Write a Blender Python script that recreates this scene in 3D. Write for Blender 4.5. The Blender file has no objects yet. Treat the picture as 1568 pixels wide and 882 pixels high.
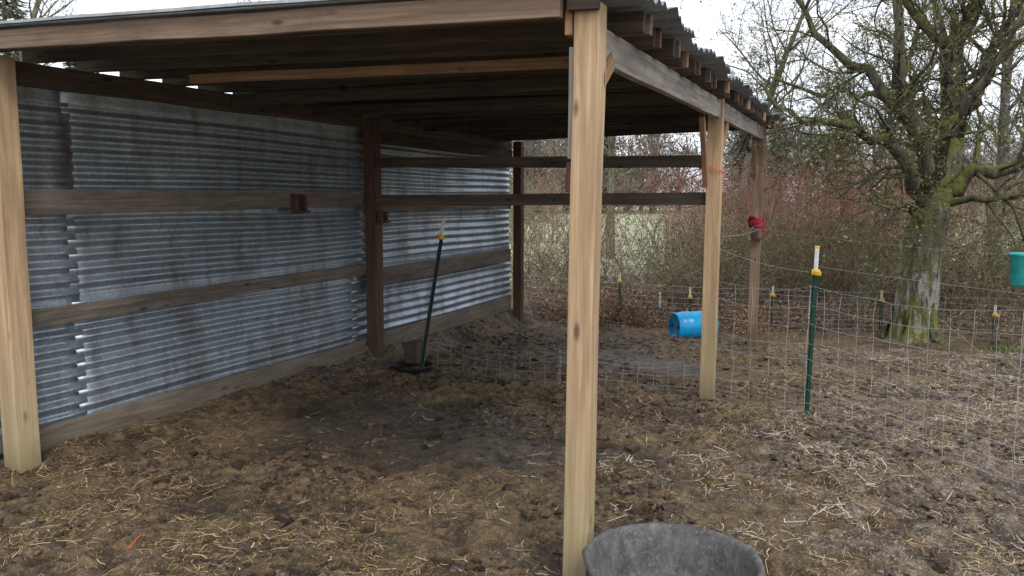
import bpy, math, random
import numpy as np
from mathutils import Vector, Matrix
R = math.radians
scene = bpy.context.scene
rnd = random.Random(7)
nrg = np.random.default_rng(11)

# ------------------------------------------------------------------ noise
def hsh(a, b, seed):
    n = (a*374761393 + b*668265263 + seed*1442695041) & 0xffffffff
    n = ((n ^ (n >> 13))*1274126177) & 0xffffffff
    n = (n ^ (n >> 16)) & 0xffffffff
    return n/4294967295.0
def vnoise(x, y, seed=0):
    x = np.asarray(x, float); y = np.asarray(y, float)
    xi = np.floor(x).astype(np.int64); yi = np.floor(y).astype(np.int64)
    xf = x - xi; yf = y - yi
    xf = xf*xf*(3-2*xf); yf = yf*yf*(3-2*yf)
    a = hsh(xi, yi, seed); b = hsh(xi+1, yi, seed); c = hsh(xi, yi+1, seed); d = hsh(xi+1, yi+1, seed)
    return (a*(1-xf)+b*xf)*(1-yf) + (c*(1-xf)+d*xf)*yf
def fbm(x, y, s, o=4, seed=0):
    v = 0; a = .5; t = 0
    for i in range(o):
        v = v + a*vnoise(x/s+i*17.3, y/s-i*9.1, seed+i); t += a; a *= .5; s *= .5
    return v/t
def sstep(a, b, x):
    t = np.clip((x-a)/(b-a), 0, 1); return t*t*(3-2*t)
def hoof(x, y, cell=.17, seed=91):
    x = np.asarray(x, float); y = np.asarray(y, float)
    xi = np.floor(x/cell).astype(np.int64); yi = np.floor(y/cell).astype(np.int64); z = np.zeros_like(x)
    for di in (-1, 0, 1):
        for dj in (-1, 0, 1):
            a = xi+di; b = yi+dj
            on = hsh(a, b, seed+3) < .55
            cx = (a+.15+.7*hsh(a, b, seed))*cell; cy = (b+.15+.7*hsh(a, b, seed+1))*cell; s = .7+.6*hsh(a, b, seed+2)
            d = np.hypot(x-cx, (y-cy)*1.0)/s
            z += on*(-.030*(1-sstep(.022, .05, d)) + .011*np.exp(-((d-.062)/.016)**2))
    return z

# ------------------------------------------------------------------ ground shape
def gbase(x, y):
    x = np.asarray(x, float); y = np.asarray(y, float)
    z = np.interp(y, [-400, 3, 6.7, 10.3, 11.5, 14, 30, 400], [0, 0, -.08, -.22, -.3, -.35, -.42, -.42])
    w = sstep(-4.25, -4.6, x)*(y < 11.5)
    return z*(1-w) + (0.02)*w*np.ones_like(z)
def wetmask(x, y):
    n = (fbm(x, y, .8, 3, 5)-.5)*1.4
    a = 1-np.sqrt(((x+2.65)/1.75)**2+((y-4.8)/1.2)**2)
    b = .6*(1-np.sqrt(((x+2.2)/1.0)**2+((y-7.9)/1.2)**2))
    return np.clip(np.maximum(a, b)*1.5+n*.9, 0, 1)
def gheight(x, y):
    z = gbase(x, y)
    wet = wetmask(x, y)
    amp = 1-.5*wet
    near = sstep(40, 14, np.abs(np.asarray(y, float)))
    b1 = (fbm(x, y, .55, 3, 1)-.5)*.085
    n2 = fbm(x, y, .19, 4, 2)
    b2 = (n2-.5)*.09
    b3 = hoof(x+.05*(fbm(x, y, .09, 2, 71)-.5), y+.05*(fbm(x, y, .09, 2, 72)-.5))*sstep(.38, .55, fbm(x, y, .9, 2, 33))
    b4 = (fbm(x, y, .045, 2, 21)-.5)*.034
    return z + near*(b1 + amp*(b2+b3+b4))
def gz(x, y): return float(gheight(np.array([x]), np.array([y]))[0])

# ------------------------------------------------------------------ materials
def newmat(name):
    m = bpy.data.materials.new(name); m.use_nodes = True
    nt = m.node_tree; nt.nodes.clear()
    out = nt.nodes.new('ShaderNodeOutputMaterial'); b = nt.nodes.new('ShaderNodeBsdfPrincipled')
    nt.links.new(b.outputs[0], out.inputs[0])
    return m, nt, b
def N(nt, t, **kw):
    n = nt.nodes.new(t)
    for k, v in kw.items():
        if k in n.inputs: n.inputs[k].default_value = v
        else: setattr(n, k, v)
    return n
def ramp(nt, src, stops):
    r = nt.nodes.new('ShaderNodeValToRGB'); e = r.color_ramp.elements
    while len(e) < len(stops): e.new(.5)
    for i, (p, c) in enumerate(stops):
        e[i].position = p; e[i].color = (c[0], c[1], c[2], 1) if not isinstance(c, (int, float)) else (c, c, c, 1)
    nt.links.new(src, r.inputs[0]); return r.outputs[0]
def mix(nt, f, a, b, mode='MIX'):
    m = nt.nodes.new('ShaderNodeMix'); m.data_type = 'RGBA'; m.blend_type = mode
    for i, v in ((0, f), (6, a), (7, b)):
        if hasattr(v, 'is_linked'): nt.links.new(v, m.inputs[i])
        else: m.inputs[i].default_value = v if i == 0 else (v[0], v[1], v[2], 1)
    return m.outputs[2]
def mth(nt, op, a, b=None):
    m = nt.nodes.new('ShaderNodeMath'); m.operation = op
    for i, v in ((0, a), (1, b)):
        if v is None: continue
        if hasattr(v, 'is_linked'): nt.links.new(v, m.inputs[i])
        else: m.inputs[i].default_value = v
    return m.outputs[0]
def bump(nt, b, h, s=.3, d=.01):
    n = nt.nodes.new('ShaderNodeBump'); n.inputs['Strength'].default_value = s; n.inputs['Distance'].default_value = d
    nt.links.new(h, n.inputs['Height']); nt.links.new(n.outputs[0], b.inputs['Normal'])

def wood(name, c1, c2, stain, rough=.8, green=False, staincap=.6):
    m, nt, b = newmat(name)
    tc = N(nt, 'ShaderNodeTexCoord'); oi = N(nt, 'ShaderNodeObjectInfo')
    off = mth(nt, 'MULTIPLY', oi.outputs['Random'], 57.0)
    cmb = N(nt, 'ShaderNodeCombineXYZ'); nt.links.new(off, cmb.inputs[0]); nt.links.new(off, cmb.inputs[1])
    va = N(nt, 'ShaderNodeVectorMath', operation='ADD'); nt.links.new(tc.outputs['Object'], va.inputs[0]); nt.links.new(cmb.outputs[0], va.inputs[1])
    def mp(sx, sy, sz):
        q = N(nt, 'ShaderNodeMapping'); q.inputs['Scale'].default_value = (sx, sy, sz); nt.links.new(va.outputs[0], q.inputs[0]); return q.outputs[0]
    g = N(nt, 'ShaderNodeTexNoise', Scale=1.0, Detail=5.0, Roughness=.68, Distortion=.6); nt.links.new(mp(2.0, 60, 60), g.inputs[0])
    g2 = N(nt, 'ShaderNodeTexNoise', Scale=1.0, Detail=2.0, Distortion=1.2); nt.links.new(mp(.9, 14, 14), g2.inputs[0])
    s = N(nt, 'ShaderNodeTexNoise', Scale=1.0, Detail=4.0, Roughness=.7); nt.links.new(mp(2.2, 7, 7), s.inputs[0])
    k = N(nt, 'ShaderNodeTexVoronoi', Scale=1.0); nt.links.new(mp(3.2, 9, 9), k.inputs[0])
    col = mix(nt, ramp(nt, g.outputs[0], [(.35, 0), (.65, 1)]), c1, c2)
    col = mix(nt, mth(nt, 'MULTIPLY', ramp(nt, g2.outputs[0], [(.45, 0), (.6, 1)]), .4), col, [x*.55 for x in c1])
    col = mix(nt, mth(nt, 'MULTIPLY', ramp(nt, s.outputs[0], [(.48, 0), (.7, 1)]), staincap), col, stain)
    col = mix(nt, ramp(nt, k.outputs['Distance'], [(.06, .85), (.16, 0)]), col, [x*.25 for x in c1])
    geo = N(nt, 'ShaderNodeNewGeometry'); sx = N(nt, 'ShaderNodeSeparateXYZ'); nt.links.new(geo.outputs['Position'], sx.inputs[0])
    if green:
        gr = ramp(nt, sx.outputs[2], [(0.1, 1), (.9, 0)])
        col = mix(nt, mth(nt, 'MULTIPLY', gr, .5), col, (.33, .31, .165))
    dirt = ramp(nt, mth(nt, 'ADD', sx.outputs[2], mth(nt, 'MULTIPLY', s.outputs[0], .3)), [(.1, 1), (.34, 0)])
    col = mix(nt, mth(nt, 'MULTIPLY', dirt, .65), col, (.12, .09, .055))
    v = mth(nt, 'ADD', mth(nt, 'MULTIPLY', oi.outputs['Random'], .3), .85)
    hsv = N(nt, 'ShaderNodeHueSaturation'); nt.links.new(col, hsv.inputs['Color']); nt.links.new(v, hsv.inputs['Value'])
    nt.links.new(hsv.outputs[0], b.inputs['Base Color'])
    b.inputs['Roughness'].default_value = rough
    b.inputs['Specular IOR Level'].default_value = .25
    bump(nt, b, g.outputs[0], .35, .004)
    return m
M_new = wood('wood_new', (.42, .275, .155), (.60, .425, .265), (.30, .20, .115), green=True, staincap=.5)
M_red = wood('wood_fresh_red', (.34, .18, .10), (.48, .29, .17), (.20, .12, .08))
M_grey = wood('wood_grey', (.25, .215, .185), (.40, .36, .32), (.13, .11, .10))
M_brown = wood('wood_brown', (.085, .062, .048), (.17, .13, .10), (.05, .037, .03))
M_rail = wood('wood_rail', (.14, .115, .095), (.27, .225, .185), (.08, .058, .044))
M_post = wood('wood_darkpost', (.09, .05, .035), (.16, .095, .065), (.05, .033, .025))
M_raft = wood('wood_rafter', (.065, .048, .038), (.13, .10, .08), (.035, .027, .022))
M_tail = wood('wood_tail', (.13, .09, .065), (.26, .19, .14), (.07, .05, .04))
M_fasc = wood('wood_fascia', (.18, .115, .078), (.31, .215, .155), (.11, .075, .058))

def metal(name, bright=1.0, met=.75):
    m, nt, b = newmat(name)
    geo = N(nt, 'ShaderNodeNewGeometry'); pos = geo.outputs['Position']
    v = N(nt, 'ShaderNodeTexVoronoi', Scale=55.0); nt.links.new(pos, v.inputs[0])
    n = N(nt, 'ShaderNodeTexNoise', Scale=1.2, Detail=4.0, Roughness=.6); nt.links.new(pos, n.inputs[0])
    q = N(nt, 'ShaderNodeMapping'); q.inputs['Scale'].default_value = (1, 2.2, .9); nt.links.new(pos, q.inputs[0])
    n2 = N(nt, 'ShaderNodeTexNoise', Scale=1.8, Detail=5.0, Roughness=.68); nt.links.new(q.outputs[0], n2.inputs[0])
    c = mix(nt, ramp(nt, n.outputs[0], [(.35, 0), (.65, 1)]), [x*bright for x in (.31, .37, .43)], [x*bright for x in (.55, .63, .71)])
    sp = N(nt, 'ShaderNodeSeparateColor'); nt.links.new(v.outputs['Color'], sp.inputs[0])
    c = mix(nt, .25, c, mix(nt, sp.outputs[0], [x*bright for x in (.25, .29, .34)], [x*bright for x in (.75, .82, .90)]), 'MIX')
    c = mix(nt, mth(nt, 'MULTIPLY', ramp(nt, n2.outputs[0], [(.48, 0), (.70, 1)]), .7), c, [x*bright for x in (.18, .165, .15)])
    q5 = N(nt, 'ShaderNodeMapping'); q5.inputs['Scale'].default_value = (1, 9, .8); nt.links.new(pos, q5.inputs[0])
    n5 = N(nt, 'ShaderNodeTexNoise', Scale=1.0, Detail=3.0, Roughness=.6); nt.links.new(q5.outputs[0], n5.inputs[0])
    c = mix(nt, mth(nt, 'MULTIPLY', ramp(nt, n5.outputs[0], [(.56, 0), (.68, 1)]), .4), c, [x*bright for x in (.24, .17, .12)])
    nt.links.new(c, b.inputs['Base Color'])
    b.inputs['Metallic'].default_value = met
    nt.links.new(ramp(nt, n2.outputs[0], [(.3, .34), (.7, .58)]), b.inputs['Roughness'])
    n3 = N(nt, 'ShaderNodeTexNoise', Scale=6.0, Detail=2.0); nt.links.new(pos, n3.inputs[0])
    bump(nt, b, n3.outputs[0], .25, .012)
    return m
M_galv = metal('galvanised_sheet', 1.0, .8)
M_roof = metal('roof_sheet', .5, .5)

def simple(name, col, rough=.6, met=0, var=.35, scale=12, bumps=.15, col2=None):
    m, nt, b = newmat(name)
    tc = N(nt, 'ShaderNodeTexCoord')
    n = N(nt, 'ShaderNodeTexNoise', Scale=float(scale), Detail=4.0, Roughness=.65); nt.links.new(tc.outputs['Object'], n.inputs[0])
    c2 = col2 or [x*(1-var) for x in col]
    nt.links.new(mix(nt, ramp(nt, n.outputs[0], [(.35, 0), (.68, 1)]), col, c2), b.inputs['Base Color'])
    b.inputs['Roughness'].default_value = rough; b.inputs['Metallic'].default_value = met
    bump(nt, b, n.outputs[0], bumps, .01)
    return m
M_green = simple('green_steel', (.01, .075, .05), .45, .2)
M_dkpost = simple('dark_green_steel', (.03, .05, .048), .5, .3)
M_white = simple('white_paint', (.75, .75, .72), .5)
M_yel = simple('yellow_plastic', (.80, .48, .03), .4, var=.25)
M_blue = simple('blue_plastic', (.0, .36, .75), .32, var=.15, scale=5, col2=(.02, .28, .58))
M_bluedk = simple('blue_plastic_dark', (.0, .10, .35), .4)
M_teal = simple('teal_plastic', (.03, .42, .42), .5)
M_rubber = simple('rubber', (.045, .045, .05), .7, scale=7, col2=(.12, .115, .11), bumps=.3)
def tubmat():
    m, nt, b = newmat('rubber_dusty'); tc = N(nt, 'ShaderNodeTexCoord')
    n = N(nt, 'ShaderNodeTexNoise', Scale=9.0, Detail=6.0, Roughness=.75); nt.links.new(tc.outputs['Object'], n.inputs[0])
    n2 = N(nt, 'ShaderNodeTexNoise', Scale=60.0, Detail=4.0, Roughness=.8); nt.links.new(tc.outputs['Object'], n2.inputs[0])
    q = N(nt, 'ShaderNodeMapping'); q.inputs['Scale'].default_value = (9, 9, 1.5); nt.links.new(tc.outputs['Object'], q.inputs[0])
    n3 = N(nt, 'ShaderNodeTexNoise', Scale=3.0, Detail=5.0); nt.links.new(q.outputs[0], n3.inputs[0])
    c = mix(nt, ramp(nt, n.outputs[0], [(.38, 0), (.64, 1)]), (.058, .057, .06), (.165, .158, .152))
    c = mix(nt, mth(nt, 'MULTIPLY', ramp(nt, n3.outputs[0], [(.45, 0), (.62, 1)]), .6), c, (.045, .044, .046))
    c = mix(nt, mth(nt, 'MULTIPLY', ramp(nt, n2.outputs[0], [(.56, 0), (.64, 1)]), .5), c, (.30, .26, .20))
    nt.links.new(c, b.inputs['Base Color']); b.inputs['Roughness'].default_value = .7
    bump(nt, b, n2.outputs[0], .35, .006); return m
M_rubin = tubmat()
M_blk = simple('black_rubber', (.015, .015, .017), .6)
M_wire = simple('wire_steel', (.55, .56, .57), .5, .4)
M_rust = simple('rusty_red', (.12, .05, .04), .8, col2=(.06, .035, .03))
M_strap = simple('red_strap_cloth', (.42, .03, .04), .8, col2=(.20, .02, .03))
M_orange = simple('orange_twine', (.75, .12, .03), .7)

def island(name, stops, rough=.8, spec=.3):
    m, nt, b = newmat(name)
    geo = N(nt, 'ShaderNodeNewGeometry')
    nt.links.new(ramp(nt, geo.outputs['Random Per Island'], stops), b.inputs['Base Color'])
    b.inputs['Roughness'].default_value = rough; b.inputs['Specular IOR Level'].default_value = spec
    return m
M_straw = island('straw', [(0, (.05, .03, .016)), (.3, (.12, .076, .038)), (.6, (.25, .17, .082)), (.85, (.43, .31, .155)), (1, (.62, .50, .29))], .65)
M_strawp = island('straw_pale', [(0, (.10, .065, .042)), (.35, (.25, .18, .115)), (.75, (.50, .405, .29)), (1, (.72, .63, .50))], .65)
M_clod = island('clod', [(0, (.024, .015, .010)), (.5, (.058, .037, .023)), (1, (.12, .077, .045))], .5, .5)
M_leaf = island('olive_leaf', [(0, (.07, .08, .03)), (.5, (.14, .16, .065)), (1, (.26, .27, .13))], .7)
M_leafd = island('dark_leaf', [(0, (.03, .045, .02)), (.5, (.06, .08, .035)), (1, (.12, .14, .065))], .7)
M_con = island('conifer_needle_hazy', [(0, (.07, .08, .07)), (.5, (.11, .125, .105)), (1, (.17, .185, .16))], .8)  # needles lightened and greyed: distance haze is put into the colour
M_far = island('bare_crown_hazy', [(0, (.10, .085, .078)), (.5, (.165, .14, .125)), (1, (.25, .22, .195))], .9)  # grey-brown crowns with the far haze mixed into their colours
M_dead = island('dead_leaf', [(0, (.12, .07, .045)), (.5, (.27, .17, .105)), (1, (.46, .35, .24))], .8)
M_grassb = island('grass_blade', [(0, (.05, .10, .02)), (.5, (.10, .19, .04)), (1, (.28, .30, .12))], .7)

def barkm(name, c1, c2, moss=None, mossamt=.5, pale=None):
    m, nt, b = newmat(name)
    geo = N(nt, 'ShaderNodeNewGeometry'); pos = geo.outputs['Position']
    tc = N(nt, 'ShaderNodeTexCoord')
    if not name.startswith('bark'):
        n2 = N(nt, 'ShaderNodeTexNoise', Scale=2.2, Detail=1.0); nt.links.new(tc.outputs['Object'], n2.inputs[0])
        rp = mth(nt, 'ADD', mth(nt, 'MULTIPLY', geo.outputs['Random Per Island'], .6), mth(nt, 'MULTIPLY', n2.outputs[0], .4))
        col = mix(nt, ramp(nt, rp, [(.2, 0), (.8, 1)]), c1, c2)
        if moss: col = mix(nt, ramp(nt, n2.outputs[0], [(1-mossamt-.05, 0), (1-mossamt+.08, .8)]), col, moss)
        nt.links.new(col, b.inputs['Base Color']); b.inputs['Roughness'].default_value = .9; b.inputs['Specular IOR Level'].default_value = .15
        return m
    q = N(nt, 'ShaderNodeMapping'); q.inputs['Scale'].default_value = (14, 14, 3); nt.links.new(tc.outputs['Object'], q.inputs[0])
    n = N(nt, 'ShaderNodeTexNoise', Scale=1.0, Detail=5.0, Roughness=.7, Distortion=.5); nt.links.new(q.outputs[0], n.inputs[0])
    n2 = N(nt, 'ShaderNodeTexNoise', Scale=3.5, Detail=4.0, Roughness=.75); nt.links.new(tc.outputs['Object'], n2.inputs[0])
    col = mix(nt, ramp(nt, n.outputs[0], [(.38, 0), (.62, 1)]), c1, c2)
    if pale:
        sx = N(nt, 'ShaderNodeSeparateXYZ'); nt.links.new(pos, sx.inputs[0])
        low = ramp(nt, mth(nt, 'MULTIPLY', sx.outputs[2], .5), [(.34, 1), (.5, 0)])
        q4 = N(nt, 'ShaderNodeMapping'); q4.inputs['Scale'].default_value = (7, 7, 1.6); nt.links.new(tc.outputs['Object'], q4.inputs[0])
        n4 = N(nt, 'ShaderNodeTexNoise', Scale=1.0, Detail=6.0, Roughness=.72); nt.links.new(q4.outputs[0], n4.inputs[0])
        col = mix(nt, mth(nt, 'MULTIPLY', low, ramp(nt, n4.outputs[0], [(.47, 0), (.53, .9)])), col, mix(nt, n.outputs[0], [x*.55 for x in pale], pale))
    if moss:
        nm = N(nt, 'ShaderNodeSeparateXYZ'); nt.links.new(geo.outputs['Normal'], nm.inputs[0])
        f = mth(nt, 'ADD', mth(nt, 'MULTIPLY', nm.outputs[2], .3), n2.outputs[0])
        f = ramp(nt, f, [(max(0, 1-mossamt-.1), 0), (min(1, 1-mossamt+.08), 1)])
        col = mix(nt, f, col, mix(nt, ramp(nt, n.outputs[0], [(.35, 0), (.65, 1)]), moss, [x*1.9 for x in moss]))
    nt.links.new(col, b.inputs['Base Color']); b.inputs['Roughness'].default_value = .9
    b.inputs['Specular IOR Level'].default_value = .15
    bump(nt, b, n.outputs[0], 1.0, .05)
    return m
M_barkmoss = barkm('bark_mossy', (.05, .044, .036), (.165, .145, .12), (.09, .088, .028), .43, pale=(.50, .47, .43))
M_bark = barkm('bark_grey', (.08, .07, .06), (.20, .18, .155), (.11, .11, .045), .38)
M_twtan = barkm('twig_tan', (.17, .13, .09), (.40, .32, .23), (.16, .15, .07), .40)
M_twol = barkm('twig_olive', (.13, .115, .075), (.30, .26, .17), (.15, .15, .06), .45)
M_twred = barkm('twig_red', (.19, .085, .07), (.34, .18, .145))
M_twdk = barkm('twig_dark', (.08, .06, .048), (.20, .155, .12))

def groundmat():
    m, nt, b = newmat('mud_and_straw')
    geo = N(nt, 'ShaderNodeNewGeometry'); pos = geo.outputs['Position']
    def at(nm):
        a = N(nt, 'ShaderNodeAttribute'); a.attribute_name = nm; return a.outputs['Fac']
    def noi(s, d=6.0, r=.65, dist=0.0):
        n = N(nt, 'ShaderNodeTexNoise', Scale=float(s), Detail=d, Roughness=r, Distortion=dist); nt.links.new(pos, n.inputs[0]); return n.outputs[0]
    n1 = noi(1.7, 2.0); n2 = noi(13, 6.0, .8); n3 = noi(60, 3.0, .8, .8); n4 = noi(4, 4.0, .75); n5 = noi(6, 4.0, .75, .6)
    col = mix(nt, ramp(nt, n2, [(.38, 0), (.60, 1)]), (.050, .030, .017), (.225, .150, .077))
    col = mix(nt, ramp(nt, n5, [(.50, 0), (.60, .85)]), col, (.042, .026, .017))
    col = mix(nt, ramp(nt, n1, [(.45, 0), (.62, .5)]), col, (.19, .13, .062))
    col = mix(nt, mth(nt, 'MULTIPLY', ramp(nt, n3, [(.53, 0), (.63, 1)]), .65), col, (.37, .27, .145))
    pale = mix(nt, ramp(nt, n2, [(.40, 0), (.58, 1)]), (.058, .037, .027), (.27, .195, .135))
    pale = mix(nt, ramp(nt, n5, [(.49, 0), (.57, .9)]), pale, (.052, .033, .025))
    pale = mix(nt, mth(nt, 'MULTIPLY', ramp(nt, n3, [(.52, 0), (.62, 1)]), .75), pale, (.54, .45, .34))
    pm = ramp(nt, mth(nt, 'ADD', mth(nt, 'MULTIPLY', at('pale'), .5), mth(nt, 'MULTIPLY', mth(nt, 'SUBTRACT', n4, .4), 2.0)), [(.35, 0), (.6, 1)])
    col = mix(nt, pm, col, pale)
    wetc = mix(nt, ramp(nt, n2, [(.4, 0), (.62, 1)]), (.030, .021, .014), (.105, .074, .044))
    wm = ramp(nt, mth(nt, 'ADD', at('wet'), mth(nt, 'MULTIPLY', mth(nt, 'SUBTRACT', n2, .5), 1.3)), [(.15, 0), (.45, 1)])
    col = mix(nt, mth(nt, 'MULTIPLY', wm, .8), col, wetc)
    gr = mix(nt, ramp(nt, n4, [(.35, 0), (.65, 1)]), (.30, .33, .17), (.56, .56, .38))
    col = mix(nt, ramp(nt, mth(nt, 'ADD', at('grass'), mth(nt, 'SUBTRACT', n4, .5)), [(.4, 0), (.6, 1)]), col, gr)
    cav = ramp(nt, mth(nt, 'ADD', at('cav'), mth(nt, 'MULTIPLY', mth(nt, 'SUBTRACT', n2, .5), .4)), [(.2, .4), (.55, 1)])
    col = mix(nt, 1.0, col, cav, 'MULTIPLY')  # cavity shading painted in: dents and low spots multiply the colour darker
    nt.links.new(col, b.inputs['Base Color'])
    wr = mth(nt, 'ADD', mth(nt, 'MULTIPLY', wm, .45), mth(nt, 'MULTIPLY', ramp(nt, n5, [(.48, 0), (.6, 1)]), .35))
    nt.links.new(mth(nt, 'MAXIMUM', mth(nt, 'SUBTRACT', .85, wr), .28), b.inputs['Roughness'])
    b.inputs['Specular IOR Level'].default_value = .45
    h = mth(nt, 'ADD', n2, mth(nt, 'MULTIPLY', n3, .5)); bump(nt, b, h, 1.0, .035)
    return m
M_ground = groundmat()

# ------------------------------------------------------------------ object helpers
def empty(name, loc=(0, 0, 0), parent=None):
    e = bpy.data.objects.new(name, None); scene.collection.objects.link(e); e.location = loc
    if parent: e.parent = parent
    return e
def obj(name, verts, faces, mats, parent=None, smooth=False, midx=None, mw=None):
    me = bpy.data.meshes.new(name); me.from_pydata([tuple(v) for v in verts], [], [tuple(f) for f in faces]); me.validate(); me.update()
    for mt in (mats if isinstance(mats, (list, tuple)) else [mats]): me.materials.append(mt)
    if smooth: me.polygons.foreach_set('use_smooth', [True]*len(me.polygons))
    o = bpy.data.objects.new(name, me); scene.collection.objects.link(o)
    if parent: o.parent = parent
    if mw is not None: o.matrix_basis = mw
    return o
def merged(name, items, parent=None):
    """items: (mesh, x, y, z, rotz, (sx,sy,sz)) -> one mesh object per call, material of the first mesh kept per item group"""
    groups = {}
    for it in items: groups.setdefault(it[0].materials[0].name, []).append(it)
    for mn, its in groups.items():
        CO = []; LV = []; LT = []; base = 0; cache = {}
        for me_, x, y, z, rot, sc in its:
            if me_.name not in cache:
                c = np.empty(len(me_.vertices)*3, np.float32); me_.vertices.foreach_get('co', c)
                l = np.empty(len(me_.loops), np.int32); me_.loops.foreach_get('vertex_index', l)
                t = np.empty(len(me_.polygons), np.int32); me_.polygons.foreach_get('loop_total', t)
                cache[me_.name] = (c.reshape(-1, 3), l, t)
            c, l, t = cache[me_.name]
            ca, sa = math.cos(rot), math.sin(rot); q = c*np.array(sc, np.float32)
            CO.append(np.stack([q[:, 0]*ca-q[:, 1]*sa+x, q[:, 0]*sa+q[:, 1]*ca+y, q[:, 2]+z], 1)); LV.append(l+base); LT.append(t); base += len(c)
        CO = np.concatenate(CO).astype(np.float32); LV = np.concatenate(LV).astype(np.int32); LT = np.concatenate(LT).astype(np.int32)
        m2 = bpy.data.meshes.new(name); m2.vertices.add(len(CO)); m2.vertices.foreach_set('co', CO.ravel())
        m2.loops.add(len(LV)); m2.loops.foreach_set('vertex_index', LV)
        m2.polygons.add(len(LT)); m2.polygons.foreach_set('loop_start', np.concatenate([[0], np.cumsum(LT)[:-1]]).astype(np.int32)); m2.polygons.foreach_set('loop_total', LT)
        m2.update(); m2.materials.append(bpy.data.materials[mn])
        o = bpy.data.objects.new(mn, m2); scene.collection.objects.link(o)
        if parent: o.parent = parent
def beam(name, a, b, w, h, mat, parent, up=(0, 0, 1), bev=.004, warp=.003):
    a = Vector(a); b = Vector(b); x = (b-a); L = x.length; x.normalize()
    up = Vector(up); y = up.cross(x)
    if y.length < 1e-3: y = Vector((0, 1, 0)).cross(x)
    y.normalize(); z = x.cross(y)
    n = max(2, int(L/.35)); V = []; F = []
    for i in range(n+1):
        t = L*i/n; dy = rnd.uniform(-warp, warp); dz = rnd.uniform(-warp, warp)
        for sy, sz in ((-1, -1), (1, -1), (1, 1), (-1, 1)): V.append((t, sy*w/2+dy, sz*h/2+dz))
    for i in range(n):
        k = i*4
        for j in range(4): F.append((k+j, k+(j+1) % 4, k+4+(j+1) % 4, k+4+j))
    F.append((3, 2, 1, 0)); k = n*4; F.append((k, k+1, k+2, k+3))
    F = [tuple(reversed(f)) for f in F]
    mw = Matrix(((x.x, y.x, z.x, a.x), (x.y, y.y, z.y, a.y), (x.z, y.z, z.z, a.z), (0, 0, 0, 1)))
    o = obj(name, V, F, mat, parent, mw=mw)
    if bev:
        bm = o.modifiers.new('bevel', 'BEVEL'); bm.width = bev; bm.segments = 2; bm.limit_method = 'ANGLE'
    return o
def tube(V, F, pts, rad, n=3):
    base = len(V); k = len(pts)
    for i in range(k):
        p = pts[i]
        t = (pts[min(i+1, k-1)]-pts[max(i-1, 0)])
        if t.length < 1e-9: t = Vector((0, 0, 1))
        t.normalize()
        u = t.cross(Vector((.31, .17, .93)) if abs(t.z) < .9 else Vector((1, .1, 0))); u.normalize(); w = t.cross(u)
        r = rad[i]
        for j in range(n):
            a = 2*math.pi*j/n
            V.append(p + u*(r*math.cos(a)) + w*(r*math.sin(a)))
    for i in range(k-1):
        for j in range(n):
            F.append((base+i*n+j, base+i*n+(j+1) % n, base+(i+1)*n+(j+1) % n, base+(i+1)*n+j))
    if n > 3:
        F.append(tuple(base+j for j in range(n-1, -1, -1))); F.append(tuple(base+(k-1)*n+j for j in range(n)))
def lathe(name, prof, n, mat, parent=None, mw=None, smooth=True, wob=0):
    V = []; F = []
    for i, (r, z) in enumerate(prof):
        for j in range(n):
            a = 2*math.pi*j/n; rr = r*(1+wob*math.sin(2*a+.7)+wob*.5*math.sin(3*a))
            V.append((rr*math.cos(a), rr*math.sin(a), z))
    for i in range(len(prof)-1):
        for j in range(n): F.append((i*n+j, i*n+(j+1) % n, (i+1)*n+(j+1) % n, (i+1)*n+j))
    F.append(tuple(range(n-1, -1, -1))); k = (len(prof)-1)*n; F.append(tuple(k+j for j in range(n)))
    return obj(name, V, F, mat, parent, smooth, mw=mw)

# ------------------------------------------------------------------ GROUND
def axis(fine0, fine1, step, lo, hi, g=1.09):
    a = list(np.arange(fine0, fine1, step)); s = step; x = a[-1]
    while x < hi: s *= g; x += s; a.append(x)
    s = step; x = a[0]; left = []
    while x > lo: s *= g; x -= s; left.append(x)
    return np.array(left[::-1]+a)
xs = axis(-4.9, 3.0, .017, -400, 400)
ya = list(np.arange(1.7, 6.0, .016)); s = .016
while ya[-1] < 12: s = min(s*1.01, .05); ya.append(ya[-1]+s)
while ya[-1] < 500: s *= 1.09; ya.append(ya[-1]+s)
s = .02; lf = []; y = 1.7
while y > -60: s *= 1.15; y -= s; lf.append(y)
ys = np.array(lf[::-1]+ya)
X, Y = np.meshgrid(xs, ys); Z = gheight(X, Y)
nx, ny = len(xs), len(ys)
verts = np.stack([X.ravel(), Y.ravel(), Z.ravel()], 1)
idx = np.arange(nx*ny).reshape(ny, nx)
faces = np.stack([idx[:-1, :-1].ravel(), idx[:-1, 1:].ravel(), idx[1:, 1:].ravel(), idx[1:, :-1].ravel()], 1)
me = bpy.data.meshes.new('ground')
me.vertices.add(len(verts)); me.vertices.foreach_set('co', verts.ravel())
me.loops.add(faces.size); me.loops.foreach_set('vertex_index', faces.ravel().astype(np.int32))
me.polygons.add(len(faces)); me.polygons.foreach_set('loop_start', np.arange(0, faces.size, 4, dtype=np.int32))
me.polygons.foreach_set('loop_total', np.full(len(faces), 4, np.int32))
me.polygons.foreach_set('use_smooth', np.ones(len(faces), bool))
me.update(); me.validate()
def pale_f(x, y):
    n = (fbm(x, y, 1.3, 3, 31)-.5)
    a = sstep(-1.0, 1.0, x + .25*(y-3)*(y < 6.5) + n*2.0)*sstep(2.0, 3.6, y+ x*.5)*sstep(12, 9.5, y)
    b = sstep(-4.0, -4.5, x)*sstep(4.5, 6, y)*.8
    return np.clip(np.maximum(a, b), 0, 1)
def addattr(nm, v):
    a = me.attributes.new(nm, 'FLOAT', 'POINT'); a.data.foreach_set('value', np.asarray(v, np.float32).ravel())
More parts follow.
